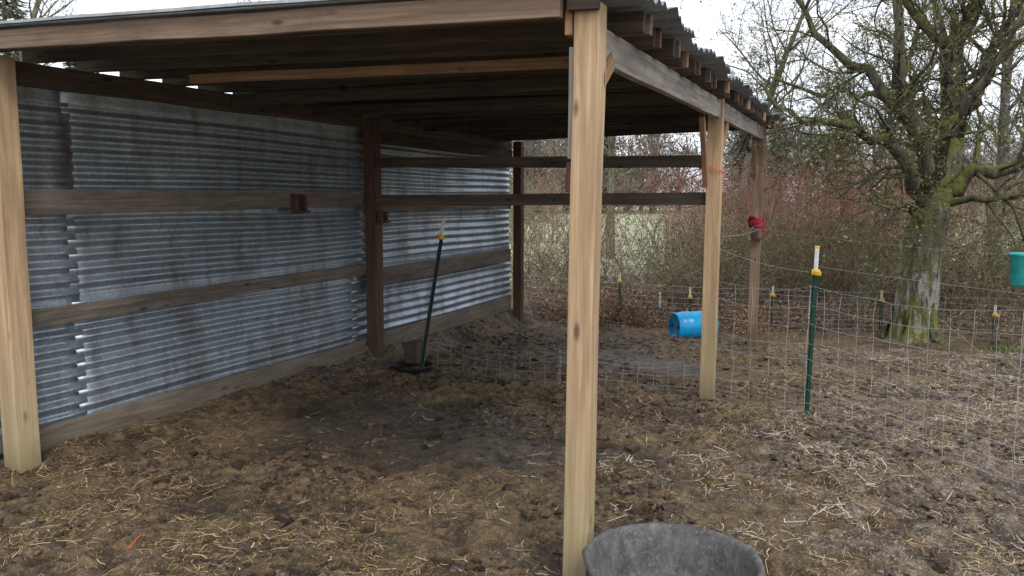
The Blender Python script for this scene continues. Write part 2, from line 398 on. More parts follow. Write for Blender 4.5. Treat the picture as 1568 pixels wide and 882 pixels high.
addattr('wet', wetmask(X, Y)); addattr('pale', pale_f(X, Y))
def grass_f(x, y):
    return np.clip(sstep(18, 24, y) + .95*sstep(1.6, 3.0, x)*sstep(8.2, 9.6, y)*sstep(.40, .56, fbm(x, y, 2.2, 2, 77)) + sstep(-5.2, -6.5, x), 0, 1)
gatt = grass_f(X, Y); gatt = np.where((Y < 16)&(X > 0), gatt*.62, gatt)
addattr('grass', gatt)
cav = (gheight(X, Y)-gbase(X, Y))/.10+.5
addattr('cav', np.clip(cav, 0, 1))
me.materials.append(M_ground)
g = bpy.data.objects.new('ground', me); scene.collection.objects.link(g)

def ribbons(name, n, mat, xr, yr, dens, lmin, lmax, w, lift=.006, tilt=.25):
    x = nrg.uniform(*xr, n*4); y = yr[0]+(yr[1]-yr[0])*nrg.uniform(0, 1, n*4)**1.5
    p = dens(x, y); k = nrg.uniform(0, 1, n*4) < p; x = x[k][:n]; y = y[k][:n]; n = len(x)
    k2 = np.sqrt(((x+.588)/.35)**2+((y-2.936)/.35)**2) > 1; x = x[k2]; y = y[k2]; n = len(x)
    z = gheight(x, y)+nrg.uniform(.001, lift, n)
    L = lmin+(lmax-lmin)*nrg.uniform(0, 1, n)**2; a = nrg.uniform(0, 2*np.pi, n); el = nrg.normal(0, tilt, n)
    bend = nrg.normal(0, .35, n); ww = w*nrg.uniform(.5, 1.3, n)
    V = np.zeros((n, 6, 3))
    for i, t in enumerate((-1, 0, 1)):
        aa = a + bend*t
        cx = x + t*np.cos(aa)*L/2; cy = y+t*np.sin(aa)*L/2; cz = z + t*np.sin(el)*L/2 - (abs(t))*.002
        gzz = gheight(cx, cy)+.001; cz = np.maximum(cz, gzz)
        V[:, i*2] = np.stack([cx-np.sin(aa)*ww, cy+np.cos(aa)*ww, cz], 1)
        V[:, i*2+1] = np.stack([cx+np.sin(aa)*ww, cy-np.cos(aa)*ww, cz+ww*.6], 1)
    b = np.arange(n)[:, None]*6
    F = np.concatenate([b+np.array([[0, 1, 3, 2]]), b+np.array([[2, 3, 5, 4]])], 0)
    return obj(name, V.reshape(-1, 3).tolist(), F.tolist(), mat)
def d1(x, y):
    n = fbm(x, y, .45, 3, 44)
    inside = (x < -1)&(x > -4.6)&(y > 3.3)
    d = np.where(inside, .4, .9)*sstep(.42, .60, n)+.06
    return np.clip(d*(1-.93*wetmask(x, y)), 0, 1)*(x > -4.7)
def d2(x, y):
    n = fbm(x, y, .42, 3, 45); return np.clip(pale_f(x, y)*sstep(.48, .60, n)+.008, 0, 1)
ribbons('straw_litter', 72000, M_straw, (-5, 2.5), (1.5, 10.5), d1, .012, .12, .0015)
ribbons('pale_straw_litter', 62000, M_strawp, (-4.7, 5.5), (1.8, 11), d2, .015, .14, .0018, lift=.014)
def clods(name, n, mat):
    base = [Vector(v) for v in [(0, 0, 1), (.89, 0, .45), (.28, .85, .45), (-.72, .53, .45), (-.72, -.53, .45), (.28, -.85, .45), (.72, .53, -.45), (-.28, .85, -.45), (-.89, 0, -.45), (-.28, -.85, -.45), (.72, -.53, -.45), (0, 0, -1)]]
    fs = [(0,1,2),(0,2,3),(0,3,4),(0,4,5),(0,5,1),(1,6,2),(2,7,3),(3,8,4),(4,9,5),(5,10,1),(6,7,2),(7,8,3),(8,9,4),(9,10,5),(10,6,1),(11,7,6),(11,8,7),(11,9,8),(11,10,9),(11,6,10)]
    x = nrg.uniform(-4.5, 5, n*3); y = 1.5+9*nrg.uniform(0, 1, n*3)**1.4
    p = sstep(.42, .64, fbm(x, y, .6, 3, 66))*(1-.5*wetmask(x, y)); k = nrg.uniform(0, 1, n*3) < p; x = x[k][:n]; y = y[k][:n]
    k2 = np.sqrt(((x+.588)/.37)**2+((y-2.936)/.37)**2) > 1; x = x[k2]; y = y[k2]
    z = gheight(x, y); V = []; F = []
    for i in range(len(x)):
        s = min(.04, abs(nrg.normal(0, .013))+.004); a = nrg.uniform(0, 6.28); ca, sa = math.cos(a), math.sin(a); b0 = len(V)
        j = nrg.uniform(.6, 1.4, 12); sx = nrg.uniform(.8, 1.6)
        for q, v in enumerate(base):
            px = v.x*s*j[q]*sx; py = v.y*s*j[q]
            V.append((x[i]+px*ca-py*sa, y[i]+px*sa+py*ca, z[i]+v.z*s*.6*j[q]+s*.05))
        F += [(a_+b0, b_+b0, c_+b0) for a_, b_, c_ in fs]
    return obj(name, V, F, mat, smooth=False)
clods('manure_clods', 17000, M_clod)

# ------------------------------------------------------------------ SHELTER
SH = empty('livestock_shelter')
def roofz(x, y):
    s = (y-3.0)/7.4
    return (1-s)*(2.395+.036*(-.83-x)) + s*(2.55-.014*(-.93-x))
def wx(y): return -4.66+.016*(y-3.2)
def rx(y): return -.83-.10*(y-3)/7.4
beam('post_front_right', (-1.02, 3.09, -.1), (-.985, 3.09, 2.36), .105, .10, M_new, SH, up=(0, 1, 0))
beam('post_front_left', (-4.52, 3.10, -.1), (-4.54, 3.12, 2.41), .135, .14, M_new, SH, up=(0, 1, 0))
beam('post_mid_right', (-1.07, 6.65, -.3), (-1.06, 6.65, 2.42), .115, .105, M_new, SH, up=(0, 1, 0))
beam('post_back_right', (-1.10, 10.05, -.4), (-1.07, 10.0, 2.46), .11, .11, M_fasc, SH, up=(0, 1, 0))
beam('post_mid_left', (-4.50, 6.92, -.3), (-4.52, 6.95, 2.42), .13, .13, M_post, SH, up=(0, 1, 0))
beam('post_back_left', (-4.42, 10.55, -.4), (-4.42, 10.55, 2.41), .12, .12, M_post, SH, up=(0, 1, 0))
for i, (y0, y1) in enumerate(((3.17, 6.56), (6.74, 10.25))):
    beam('side_plate', (-1.02-.01*i, y0, roofz(-1.02, y0)-.09-.075), (-1.03-.03*i, y1, roofz(-1.05, y1)-.09-.075), .045, .145, M_grey, SH)
beam('front_fascia', (-5.1, 3.0, roofz(-5.1, 3)-.058), (-1.075, 3.0, roofz(-1.075, 3)-.058), .04, .10, M_fasc, SH)
y = 3.12; i = 0
while y < 10.45:
    xa = -4.78; xb = rx(y)-.02-rnd.uniform(0, .05)
    if abs(y-3.09) < .09: xb = -1.06
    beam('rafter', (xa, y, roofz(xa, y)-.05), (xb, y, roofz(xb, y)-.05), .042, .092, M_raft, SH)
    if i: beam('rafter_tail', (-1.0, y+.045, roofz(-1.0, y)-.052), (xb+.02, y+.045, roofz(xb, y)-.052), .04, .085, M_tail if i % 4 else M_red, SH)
    y += .36+rnd.uniform(-.02, .02); i += 1
beam('reddish_joist', (-3.95, 4.0, 2.365), (-1.05, 3.97, 2.29), .045, .055, M_red, SH)
for yy, zz in ((4.9, 2.33), (5.9, 2.34), (7.9, 2.36)):
    beam('ceiling_tie', (-4.45, yy, zz+.03), (-1.06, yy, zz), .04, .08, M_raft, SH)
V = []; F = []; ysr = np.arange(2.95, 10.48, .012)
nxr = 12
for j, yy in enumerate(ysr):
    for i2 in range(nxr+1):
        xx = -4.95 + (rx(yy)+.03+4.95)*i2/nxr
        ed = (i2/nxr)**10
        ph = yy/.12*2*math.pi
        zz = roofz(xx, yy)+.014+.012*math.sin(ph)+ed*.016*math.sin(yy*9.3)
        V.append((xx+ed*(.02*math.sin(yy*4.1)+(.035 if int(yy/.72) % 2 else 0)), yy, zz))
for j in range(len(ysr)-1):
    for i2 in range(nxr):
        a = j*(nxr+1)+i2; F.append((a, a+1, a+nxr+2, a+nxr+1))
ro = obj('roof_sheet', V, F, M_roof, SH, True)
sm = ro.modifiers.new('s', 'SOLIDIFY'); sm.thickness = .003
beam('roof_front_trim', (-5.1, 2.965, roofz(-5.1, 3)+.018), (-.86, 2.965, roofz(-.86, 3)+.018), .05, .014, simple('trim_metal', (.42, .44, .46), .5, .6), SH, bev=0)
def panel(y0, y1, z0, z1, off, seed, pitch=.088, amp=.0125):
    V = []; F = []; rr = random.Random(seed)
    zs = np.arange(z0, z1+.001, .0075); yy = np.linspace(y0, y1, max(3, int((y1-y0)/.12)+1))
    flat0 = z0+.07+rr.uniform(0, .06); flat1 = z1-.06-rr.uniform(0, .09); ph = rr.random()*6
    for z in zs:
        f = float(sstep(flat0-.01, flat0+.02, z)*sstep(flat1+.01, flat1-.02, z))*.94+.06
        w = amp*f*math.sin(2*math.pi*z/pitch+ph)
        for q in yy:
            dent = .016*(float(vnoise(q*1.3, z*2.1, seed))-.5)
            V.append((wx(q)-.03+w-off+dent, q, z+.006*math.sin(q*2+ph)))
    n = len(yy)
    for a in range(len(zs)-1):
        for b in range(n-1):
            k = a*n+b; F.append((k, k+1, k+n+1, k+n))
    o = obj('corrugated_wall_panel', V, F, M_galv, SH, True); s = o.modifiers.new('s', 'SOLIDIFY'); s.thickness = .0015
rows = [(.06, .93), (.87, 1.60), (1.55, 2.34)]
for r_i, (z0, z1) in enumerate(rows):
    cuts = [2.6, 3.68, 6.75+.25*r_i, 10.6]
    for c in range(3):
        panel(cuts[c]-.06, cuts[c+1], z0, z1, .004*c+(r_i % 2)*.012, 10*r_i+c, (.092, .092, .084)[r_i], (.0135, .012, .009)[r_i])
def wallboard(name, y0, y1, za, zb, h, mat, off=.02, t=.04):
    beam(name, (wx(y0)+off, y0, za), (wx(y1)+off, y1, zb), t, h, mat, SH, warp=.005)
wallboard('wall_rail', 3.18, 6.84, 1.58, 1.61, .155, M_rail)
wallboard('wall_rail', 7.02, 10.47, 1.55, 1.53, .14, M_rail)
wallboard('wall_rail', 2.9, 6.84, .865, .885, .11, M_rail)
wallboard('wall_rail', 7.02, 10.47, .79, .81, .18, M_rail)
wallboard('kick_board', 3.18, 6.84, .07, .07, .20, M_rail, .022)
wallboard('kick_board', 7.02, 10.47, .09, .13, .20, M_rail, .022)
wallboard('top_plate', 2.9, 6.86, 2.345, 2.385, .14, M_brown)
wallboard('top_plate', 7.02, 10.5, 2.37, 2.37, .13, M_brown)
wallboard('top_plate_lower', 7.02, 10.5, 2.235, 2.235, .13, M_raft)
beam('cross_rail', (-4.44, 6.90, 1.965), (-1.13, 6.68, 1.905), .04, .10, M_brown, SH)
beam('cross_rail', (-4.44, 6.90, 1.59), (-1.13, 6.68, 1.605), .04, .105, M_brown, SH)
beam('knee_brace', (-1.005, 3.16, 2.02), (-1.005, 3.42, 2.20), .04, .08, M_red, SH)
beam('knee_brace', (-1.12, 6.60, 1.72), (-1.10, 6.22, 2.24), .04, .085, M_red, SH)
beam('knee_brace', (-1.03, 6.71, 2.0), (-1.03, 7.0, 2.23), .04, .085, M_red, SH)
beam('knee_brace', (-1.12, 10.0, 1.85), (-1.10, 9.6, 2.30), .04, .085, M_red, SH)
beam('post_side_board', (-1.063, 3.115, 1.76), (-1.058, 3.115, 2.2), .022, .09, M_grey, SH, up=(0, 1, 0))
beam('post_side_block', (-1.062, 3.07, 2.24), (-1.06, 3.07, 2.345), .03, .06, M_red, SH, up=(0, 1, 0))
beam('post_latch_block', (-1.075, 3.13, 1.63), (-1.072, 3.13, 1.75), .035, .06, M_post, SH, up=(0, 1, 0))
beam('beam_end', (-1.06, 3.02, 2.36), (-.93, 3.02, 2.355), .03, .07, M_raft, SH)
def holder(x, y, z, s=1):
    e = empty('holder_bracket', parent=SH)
    beam('plate', (x, y, z-.07*s), (x, y, z+.07*s), .02, .12*s, M_rust, e, up=(0, 1, 0), bev=.003)
    beam('lug', (x+.03, y-.05*s, z-.05*s), (x+.03, y-.05*s, z+.06*s), .05, .03, M_rust, e, up=(0, 1, 0))
    beam('lug', (x+.03, y+.05*s, z-.05*s), (x+.03, y+.05*s, z+.06*s), .05, .03, M_rust, e, up=(0, 1, 0))
    beam('shelf', (x+.0, y, z-.055*s), (x+.09, y, z-.055*s), .12*s, .02, M_rust, e)
holder(wx(5.8)+.05, 5.8, 1.56, 1.25)
holder(-4.42, 6.93, 1.42, .9)
def twine(name, c, r, mat, loops=3, parent=None, th=.004):
    V = []; F = []; pts = []
    for i in range(loops*14+1):
        a = i/14*2*math.pi; rr = r*(1+.12*math.sin(i*1.7))
        pts.append(Vector((c[0]+rr*math.cos(a), c[1]+rr*math.sin(a), c[2]+.02*math.sin(i*.9)+i*.0012)))
    tube(V, F, pts, [th]*len(pts), 5)
    pts = [Vector((c[0]+r, c[1]-r*.5, c[2])), Vector((c[0]+r+.02, c[1]-r*.6, c[2]-.06)), Vector((c[0]+r+.01, c[1]-r*.6, c[2]-.12))]
    tube(V, F, pts, [th]*3, 5)
    return obj(name, V, F, mat, parent)
twine('orange_twine', (-1.065, 6.65, 1.82), .08, M_orange, 2, None, .0025)
twine('red_strap', (-1.09, 10.03, 1.27), .085, M_strap, 7, None, .009)
holder(-1.10, 9.94, 1.18, .9)

# ------------------------------------------------------------------ feed tub
tub = empty('rubber_feed_tub', (-.588, 2.936, -.005))
prof = [(.265, 0), (.285, .03), (.305, .12), (.322, .195), (.334, .205), (.340, .222), (.334, .236), (.322, .236), (.312, .224), (.295, .15), (.275, .06), (.262, .035), (.20, .028), (.05, .030)]
lathe('tub_body', prof, 72, M_rubin, tub, wob=.008)
for sgn in (-1, 1):
    V = []; F = []; pts = [Vector((sgn*(.315+.035*math.sin(math.pi*t)), -.07+.14*t, .2)) for t in [k/8 for k in range(9)]]
    tube(V, F, pts, [.011]*9, 8); obj('handle', V, F, M_rubber, tub, True)

ax = Vector((.80, .60, .0)).normalized(); r_d = .185
zd = gz(-1.9, 10.6)
zx = Vector((0, 0, 1)); yv = zx.cross(ax)
mw = Matrix(((yv.x, zx.x, ax.x, -2.13), (yv.y, zx.y, ax.y, 10.40), (yv.z, zx.z, ax.z, zd+r_d*.93), (0, 0, 0, 1)))
drum = empty('blue_plastic_drum'); drum.matrix_basis = mw
prof = [(.04, .02), (.15, .02), (.158, 0), (.172, 0), (.178, .015), (.178, .03), (.172, .04), (.18, .07), (.185, .12), (.185, .18), (.19, .19), (.19, .205), (.185, .215), (.185, .36), (.19, .37), (.19, .385), (.185, .395), (.184, .46), (.178, .51), (.172, .525), (.178, .535), (.176, .555), (.16, .56), (.15, .54), (.04, .54)]
lathe('drum_body', prof, 48, M_blue, drum)
for xx in (-.1, .1):
    lathe('bung', [(.03, .02), (.03, .004), (.02, 0), (.005, 0)], 16, M_bluedk, drum, mw=Matrix.Translation((xx, 0, 0)))

p = empty('black_rubber_pan', (-3.97, 6.75, gz(-3.95, 6.75)-.025))
lathe('pan_body', [(.17, 0), (.20, .07), (.212, .085), (.204, .09), (.19, .08), (.16, .03), (.02, .03)], 40, M_blk, p)
p = empty('brown_salt_block', (-4.04, 6.93, gz(-4.02, 6.9)+.02))
beam('block', (0, 0, 0), (.0, 0, .22), .17, .17, simple('salt_block', (.09, .062, .05), .8), p, up=(0, 1, 0), bev=.025)
p = empty('black_bucket', (-4.83, 3.0, 0)); lathe('bucket_body', [(.12, 0), (.15, .26), (.155, .26), (.155, .28), (.145, .28), (.115, .02), (.01, .02)], 32, M_blk, p)
V = []; F = []; zt = gz(-2.95, 2.55)
tube(V, F, [Vector((-2.95, 2.48, zt+.02)), Vector((-2.97, 2.54, zt+.03)), Vector((-3.0, 2.60, zt+.03))], [.0032]*3, 5); obj('orange_string', V, F, M_orange)

# ------------------------------------------------------------------ fences
def tpost(base, top, parent, capcol=M_white, caplen=.17, name='t_post', yel=True, s=1.0, mat=None):
    mat = mat or M_green
    base = Vector(base); top = Vector(top); d = (top-base); L = d.length; d.normalize()
    e = empty(name, parent=parent)
    beam('flange', base, base+d*(L-caplen), .008*s, .036*s, mat, e, up=(0, 1, 0), bev=0, warp=0)
    off = Vector((0, .018, 0))*s
    beam('stem', base+off, base+off+d*(L-caplen), .036*s, .006*s, mat, e, up=(0, 1, 0), bev=0, warp=0)
    k = .1
    while k < L-caplen-.05:
        beam('stud', base+d*k-Vector((0, .006, 0)), base+d*(k+.012)-Vector((0, .006, 0)), .014, .012, mat, e, up=(0, 1, 0), bev=0, warp=0); k += .1
    beam('white_tip', base+d*(L-caplen), base+d*L, .03*s, .034*s, capcol, e, up=(0, 1, 0), bev=.003, warp=0)
    if yel:
        beam('insulator', base+d*(L-caplen-.03), base+d*(L-caplen+.01), .06*s, .06*s, M_yel, e, up=(0, 1, 0), bev=.006, warp=0)
        beam('insulator_lug', base+d*(L-caplen-.015)+Vector((0, -.05, 0)), base+d*(L-caplen-.015)+Vector((.04, -.06, 0)), .03, .03, M_yel, e, bev=.004, warp=0)
        beam('cap', base+d*L, base+d*(L+.018), .036*s, .036*s, M_yel, e, up=(0, 1, 0), bev=.004, warp=0)
    return e
def mesh_fence(name, pts, h, parent, rw=.0013, vs=.15, hz=None, sag=.02, seed=1):
    rr = random.Random(seed); V = []; F = []
    hz = hz or [0.03, .12, .22, .33, .45, .58, .72, .86, 1.0]
    hz = [k*h for k in hz]
    P = [Vector(p) for p in pts]
    def sample(q0, q1, k, n):
        t = k/n; p = q0.lerp(q1, t)
        wob = .022*math.sin(p.x*3.1+p.y*2)+.014*math.sin(p.x*7+1)
        return Vector((p.x+wob*.4, p.y+wob, p.z)), t
    for a in range(len(P)-1):
        L = (P[a+1]-P[a]).length; n = max(2, round(L/vs)); cols = []
        for k in range(n+1):
            p, t = sample(P[a], P[a+1], k, n)
            dz = -sag*4*t*(1-t)
            cols.append([p+Vector((rr.uniform(-.008, .008), rr.uniform(-.014, .014), z+dz*(z/h)+rr.uniform(-.009, .009))) for z in hz])
        for k in range(n+1): tube(V, F, cols[k], [rw*.85]*len(hz), 3)
        for j in range(len(hz)): tube(V, F, [c[j] for c in cols], [rw*1.3]*(n+1), 3)
    return obj(name, V, F, M_wire, parent)
WF = empty('wire_fence')
fp = [(-1.0, 6.60), (-.28, 6.40), (.9, 5.25), (2.4, 3.9), (4.2, 2.4)]
mesh_fence('woven_wire', [(x, y, float(gbase(x, y))+.0) for x, y in fp], 1.02, WF, sag=.05)
tpost((-.28, 6.44, -.2), (-.25, 6.44, 1.23), WF)
tpost((2.4, 3.93, -.2), (2.4, 3.93, 1.2), WF)
V = []; F = []
def strand(a, b, sag=.03):
    a = Vector(a); b = Vector(b); tube(V, F, [a.lerp(b, k/12)-Vector((0, 0, sag*4*(k/12)*(1-k/12))) for k in range(13)], [.0015]*13, 3)
strand((-1.0, 6.6, 1.2), (-.28, 6.42, 1.05)); strand((-.28, 6.42, 1.1), (2.4, 3.92, 1.08)); strand((-1.03, 10.0, 1.25), (1.4, 8.28, 1.1)); strand((-1.03, 6.7, 1.3), (-1.03, 10, 1.25))
obj('single_strands', V, F, M_wire, WF)
WF2 = empty('wire_fence')
mesh_fence('low_woven_wire', [(x, y, float(gbase(x, y))) for x, y in [(-3.9, 6.85), (-2.4, 6.72), (-1.12, 6.66)]], .36, WF2, rw=.0014, sag=.10, hz=[.05, .3, .6, .85, 1.0], seed=3)
WF3 = empty('wire_fence')
fb = [(-8, 11.2), (-3.3, 11.9), (-1.05, 12.1), (.4, 12.3), (1.75, 12.0), (3.4, 11.6), (6.5, 10)]
mesh_fence('back_woven_wire', [(x, y, float(gbase(x, y))) for x, y in fb], .62, WF3, rw=.0016, vs=.2, seed=5)
for (x, y), hh in zip(fb[1:6], (.45, .32, .30, .2, .2)):
    tpost((x, y+.03, -.6), (x, y+.03, hh), WF3, caplen=.1, yel=True)
tpost((-2.75, 12.3, -.5), (-2.75, 12.3, .15), WF3, caplen=.25, yel=False)
tpost((-2.3, 12.4, -.5), (-2.3, 12.4, .22), WF3, caplen=.12)
tpost((-3.83, 6.66, -.05), (-3.60, 6.75, 1.42), None, name='leaning_t_post', mat=M_dkpost)
tf = empty('teal_feeder', (1.39, 8.18, 0))
lathe('feeder_body', [(.09, .84), (.10, .86), (.115, 1.1), (.125, 1.11), (.125, 1.13), (.11, 1.13), (.095, .88), (.01, .87)], 32, M_teal, tf)
tpost((.13, .03, -.5), (.13, .03, 1.2), tf, caplen=.05, yel=False, name='feeder_post')

# ------------------------------------------------------------------ vegetation
def rdir(r, d, ang):
    d = d.normalized(); u = d.orthogonal().normalized(); w = d.cross(u); a = r.uniform(0, 2*math.pi)
    return (d*math.cos(ang)+(u*math.cos(a)+w*math.sin(a))*math.sin(ang)).normalized()
def limb(V, F, p, d, L, rad, r, seg=6, wig=.18, grav=0.0, n=4, end=.35):
    pts = [p.copy()]; rr = [rad]; d = d.normalized(); s = L/seg
    for i in range(seg):
        d = (d+Vector((r.gauss(0, wig), r.gauss(0, wig), r.gauss(0, wig)+grav))).normalized()
        pts.append(pts[-1]+d*s); rr.append(rad*(1-(1-end)*(i+1)/seg))
    tube(V, F, pts, rr, n); return pts, rr
def grow(V, F, p, d, L, rad, lvl, r, cfg, tips):
    n = [7, 5, 4, 3, 3, 3][min(5, cfg['max']-lvl)] if lvl > 0 else 3
    pts, rr = limb(V, F, p, d, L, rad, r, cfg.get('seg', 5), cfg['wig'], cfg['grav'] if lvl < cfg['max'] else .05, n)
    if lvl <= 1: tips += pts[1:]
    if lvl == 0: return
    nb = cfg['nb'][cfg['max']-lvl]
    for i in range(nb):
        t = r.uniform(.25, 1)*(len(pts)-1); k = min(int(t), len(pts)-2); q = pts[k].lerp(pts[k+1], t-k)
        dd = (pts[k+1]-pts[k]).normalized()
        grow(V, F, q, rdir(r, dd, r.uniform(.4, 1.1)), L*r.uniform(.4, .72), max(cfg.get('rmin', .0035), rr[k]*r.uniform(.4, .6)), lvl-1, r, cfg, tips)
def tufts(V, F, pts, r, cnt, size, droop=1.0):
    for _ in range(cnt):
        p = r.choice(pts)+Vector((r.gauss(0, .02), r.gauss(0, .02), r.gauss(0, .015)))
        s = size*r.uniform(.4, 1.2); a = r.uniform(0, 6.28); u = Vector((math.cos(a), math.sin(a), r.uniform(-.4, .4)))*s*.5
        w = Vector((r.gauss(0, .3), r.gauss(0, .3), -droop+r.uniform(0, .8)*(1-droop)*2))*s
        b = len(V); V += [p-u, p+u, p+u*.4+w, p-u*.5+w*.8]; F.append((b, b+1, b+2, b+3))

def P(u, v, F_):   # limb skeleton: metres right, metres up, metres back around the trunk
    return Vector((.82+.919*u-.394*F_, 12.1+.394*u+.919*F_, v))
r = random.Random(5); V = []; F = []; tips = []
TB = -.42
tr = [P(-.05, TB, 0), P(-.02, TB+.12, 0), P(.0, .0, 0), P(.02, .35, 0), P(.05, .7, .02), P(.06, .95, .03), P(.14, 1.35, .0), P(.2, 1.75, .0)]
tube(V, F, tr, [.40, .32, .285, .27, .25, .25, .235, .21], 16)
for a in (0.3, 1.5, 2.7, 4.0, 5.2):
    tube(V, F, [P(-.02+.2*math.cos(a), .1, .2*math.sin(a)), P(.33*math.cos(a), TB+.16, .33*math.sin(a)), P(.62*math.cos(a), TB-.02, .62*math.sin(a))], [.09, .09, .04], 6)
limbs = [
 ([P(.2, 1.7, 0), P(.38, 2.2, 0), P(.52, 2.9, .2), P(.48, 3.7, .3), P(.66, 4.6, .2), P(.7, 5.8, .1), P(.5, 7.2, 0)], .18, .05),
 ([P(.12, 1.6, 0), P(-.06, 2.0, -.1), P(-.36, 2.6, -.3), P(-.62, 3.4, -.4), P(-.75, 4.4, -.5), P(-1.0, 5.6, -.7)], .13, .03),
 ([P(.1, 1.55, 0), P(-.3, 1.9, -.3), P(-.75, 2.35, -.5), P(-1.35, 2.5, -.8), P(-2.0, 2.55, -1.0), P(-2.5, 2.9, -1.1)], .10, .02),
 ([P(.25, 1.7, 0), P(.65, 2.0, -.1), P(1.2, 2.2, -.3), P(1.9, 2.35, -.5), P(2.6, 2.8, -.6)], .12, .03),
 ([P(.5, 2.7, .2), P(.8, 3.2, .1), P(1.0, 4.0, 0), P(1.3, 5.0, -.2), P(1.7, 6.2, -.3)], .12, .035),
 ([P(.2, 1.7, 0), P(.5, 2.1, .6), P(.8, 2.9, 1.1), P(.9, 4.0, 1.5), P(.8, 5.2, 1.8)], .11, .03),
 ([P(-.36, 2.6, -.3), P(-1.0, 3.2, -.3), P(-1.7, 3.7, -.4), P(-2.3, 4.5, -.4)], .08, .02),
 ([P(.1, 1.6, 0), P(-.2, 2.1, -.8), P(-.3, 2.7, -1.5), P(-.1, 3.6, -2.1)], .08, .02),
 ([P(.48, 3.5, .3), P(0, 4.1, .4), P(-.6, 4.8, .6), P(-1.2, 5.6, .8)], .07, .02),
 ([P(.05, 1.3, 0), P(-.3, 1.5, -.4), P(-.7, 1.5, -.8), P(-1.2, 1.7, -1.1)], .05, .012),
 ([P(.2, 1.5, 0), P(.6, 1.6, -.5), P(1.1, 1.6, -1.0), P(1.7, 1.8, -1.3)], .05, .012),
 ([P(.4, 2.4, 0), P(.1, 2.9, .3), P(-.5, 3.1, .5), P(-1.2, 3.0, .6), P(-1.9, 3.3, .6)], .07, .015),
]
for pts, r0, r1 in limbs:
    q = []
    for i in range(len(pts)-1):
        for k in range(3): q.append(pts[i].lerp(pts[i+1], k/3)+Vector((r.gauss(0, .045), r.gauss(0, .045), r.gauss(0, .045))))
    q[0] = pts[0]; q.append(pts[-1]); m = len(q); rad = [(r0+(r1-r0)*i/(m-1))*r.uniform(.9, 1.1) for i in range(m)]
    tube(V, F, q, rad, 9); tips += q[3:]
    for i in range(3, m):
        for _ in range(2 if i % 2 else 1):
            dd = (q[min(i+1, m-1)]-q[i-1]).normalized()
            grow(V, F, q[i], rdir(r, dd, r.uniform(.5, 1.25)), r.uniform(.6, 1.6), max(.010, rad[i]*r.uniform(.22, .4)), 2 if r.random() < .8 else 3, r, dict(max=3, nb=[6, 6, 4], wig=.26, grav=-.01, seg=5), tips)
MT = empty('mossy_tree')
obj('trunk_and_limbs', V, F, M_barkmoss, MT, True)
M_moss = island('moss_tuft', [(0, (.07, .07, .028)), (.5, (.15, .15, .06)), (.85, (.24, .25, .11)), (1, (.38, .44, .29))], .9)
V = []; F = []; tufts(V, F, tips, r, 22000, .030, .8); obj('moss_tufts', V, F, M_moss, MT)

def make_bare(seed, H, r0, mat, moss=1000):
    r = random.Random(seed); V = []; F = []; tips = []
    pts, rr = limb(V, F, Vector((0, 0, -.3)), Vector((r.gauss(0, .05), r.gauss(0, .05), 1)), H*.8, r0, r, 10, .06, .04, 8, .2)
    for i in range(2, 11):
        for _ in range(3):
            dd = (pts[min(i+1, 10)]-pts[i-1]).normalized()
            grow(V, F, pts[i], rdir(r, dd, r.uniform(.45, 1.0)), H*r.uniform(.16, .32)*(1.15-.06*i), rr[i]*r.uniform(.25, .45), 3, r, dict(max=3, nb=[5, 4, 2], wig=.16, grav=.05, seg=5, rmin=.004), tips)
    o = obj('bare_tree_src', V, F, mat, None, True)
    V2 = []; F2 = []; tufts(V2, F2, tips, r, moss, .045, .7)
    o2 = obj('moss_src', V2, F2, M_moss, None)
    m1, m2 = o.data, o2.data
    bpy.data.objects.remove(o); bpy.data.objects.remove(o2)
    return m1, m2
bt = [make_bare(s, 9+s % 3, .15, M_bark) for s in (1, 2, 3)]
def place_tree(v, x, y, s, rot, name='bare_tree'):
    e = empty(name, (x, y, float(gbase(x, y)))); e.rotation_euler[2] = rot; e.scale = (s, s, s)
    for k, m in enumerate(v):
        o = bpy.data.objects.new(('branches', 'moss')[k], m); scene.collection.objects.link(o); o.parent = e
for v, x, y, s, rot in [(1, -2.6, 20, .95, 2.0), (2, -.2, 23, 1.1, 4.0), (0, 2.6, 19, 1.0, 1.1), (1, 6.0, 16, 1.0, .6), (2, 9, 23, 1.2, 3.0),
                       (0, -7.5, 26, 1.2, 2.2), (1, 4.6, 27, 1.3, 1.7), (2, -13, 17, .95, .2), (0, -18, 22, 1.2, 1.4), (1, -22, 15, 1.2, 3.3)]:
    place_tree(bt[v], x, y, s, rot)

def make_shrub(seed, H, stems, mat, leafmat, leaves, spread=.5, twigs=7, lean=.45, r0=.008, lsz=.04):
    r = random.Random(seed); V = []; F = []; tips = []
    for _ in range(stems):
        p = Vector((r.gauss(0, spread), r.gauss(0, spread), -.1)); d = Vector((r.gauss(0, lean), r.gauss(0, lean), 1))
        L = H*r.uniform(.5, 1.1)
        pts, rr = limb(V, F, p, d, L, r0*r.uniform(.6, 1.4), r, 7, .13, -.05 if r.random() < .6 else .02, 3, .3)
        tips += pts[2:]
        for k in range(twigs):
            i = r.randint(2, 6); q, _r = limb(V, F, pts[i], rdir(r, pts[i+1]-pts[i], r.uniform(.4, 1.2)), L*r.uniform(.15, .4), r0*.45, r, 4, .2, -.02, 3, .4)
            tips += q[1:]
    o = obj('s', V, F, mat, None, True); V2 = []; F2 = []; tufts(V2, F2, tips, r, leaves, lsz, .3)
    o2 = obj('s', V2 or [(0, 0, 0)], F2, leafmat, None); a, b = o.data, o2.data
    bpy.data.objects.remove(o); bpy.data.objects.remove(o2); return a, b
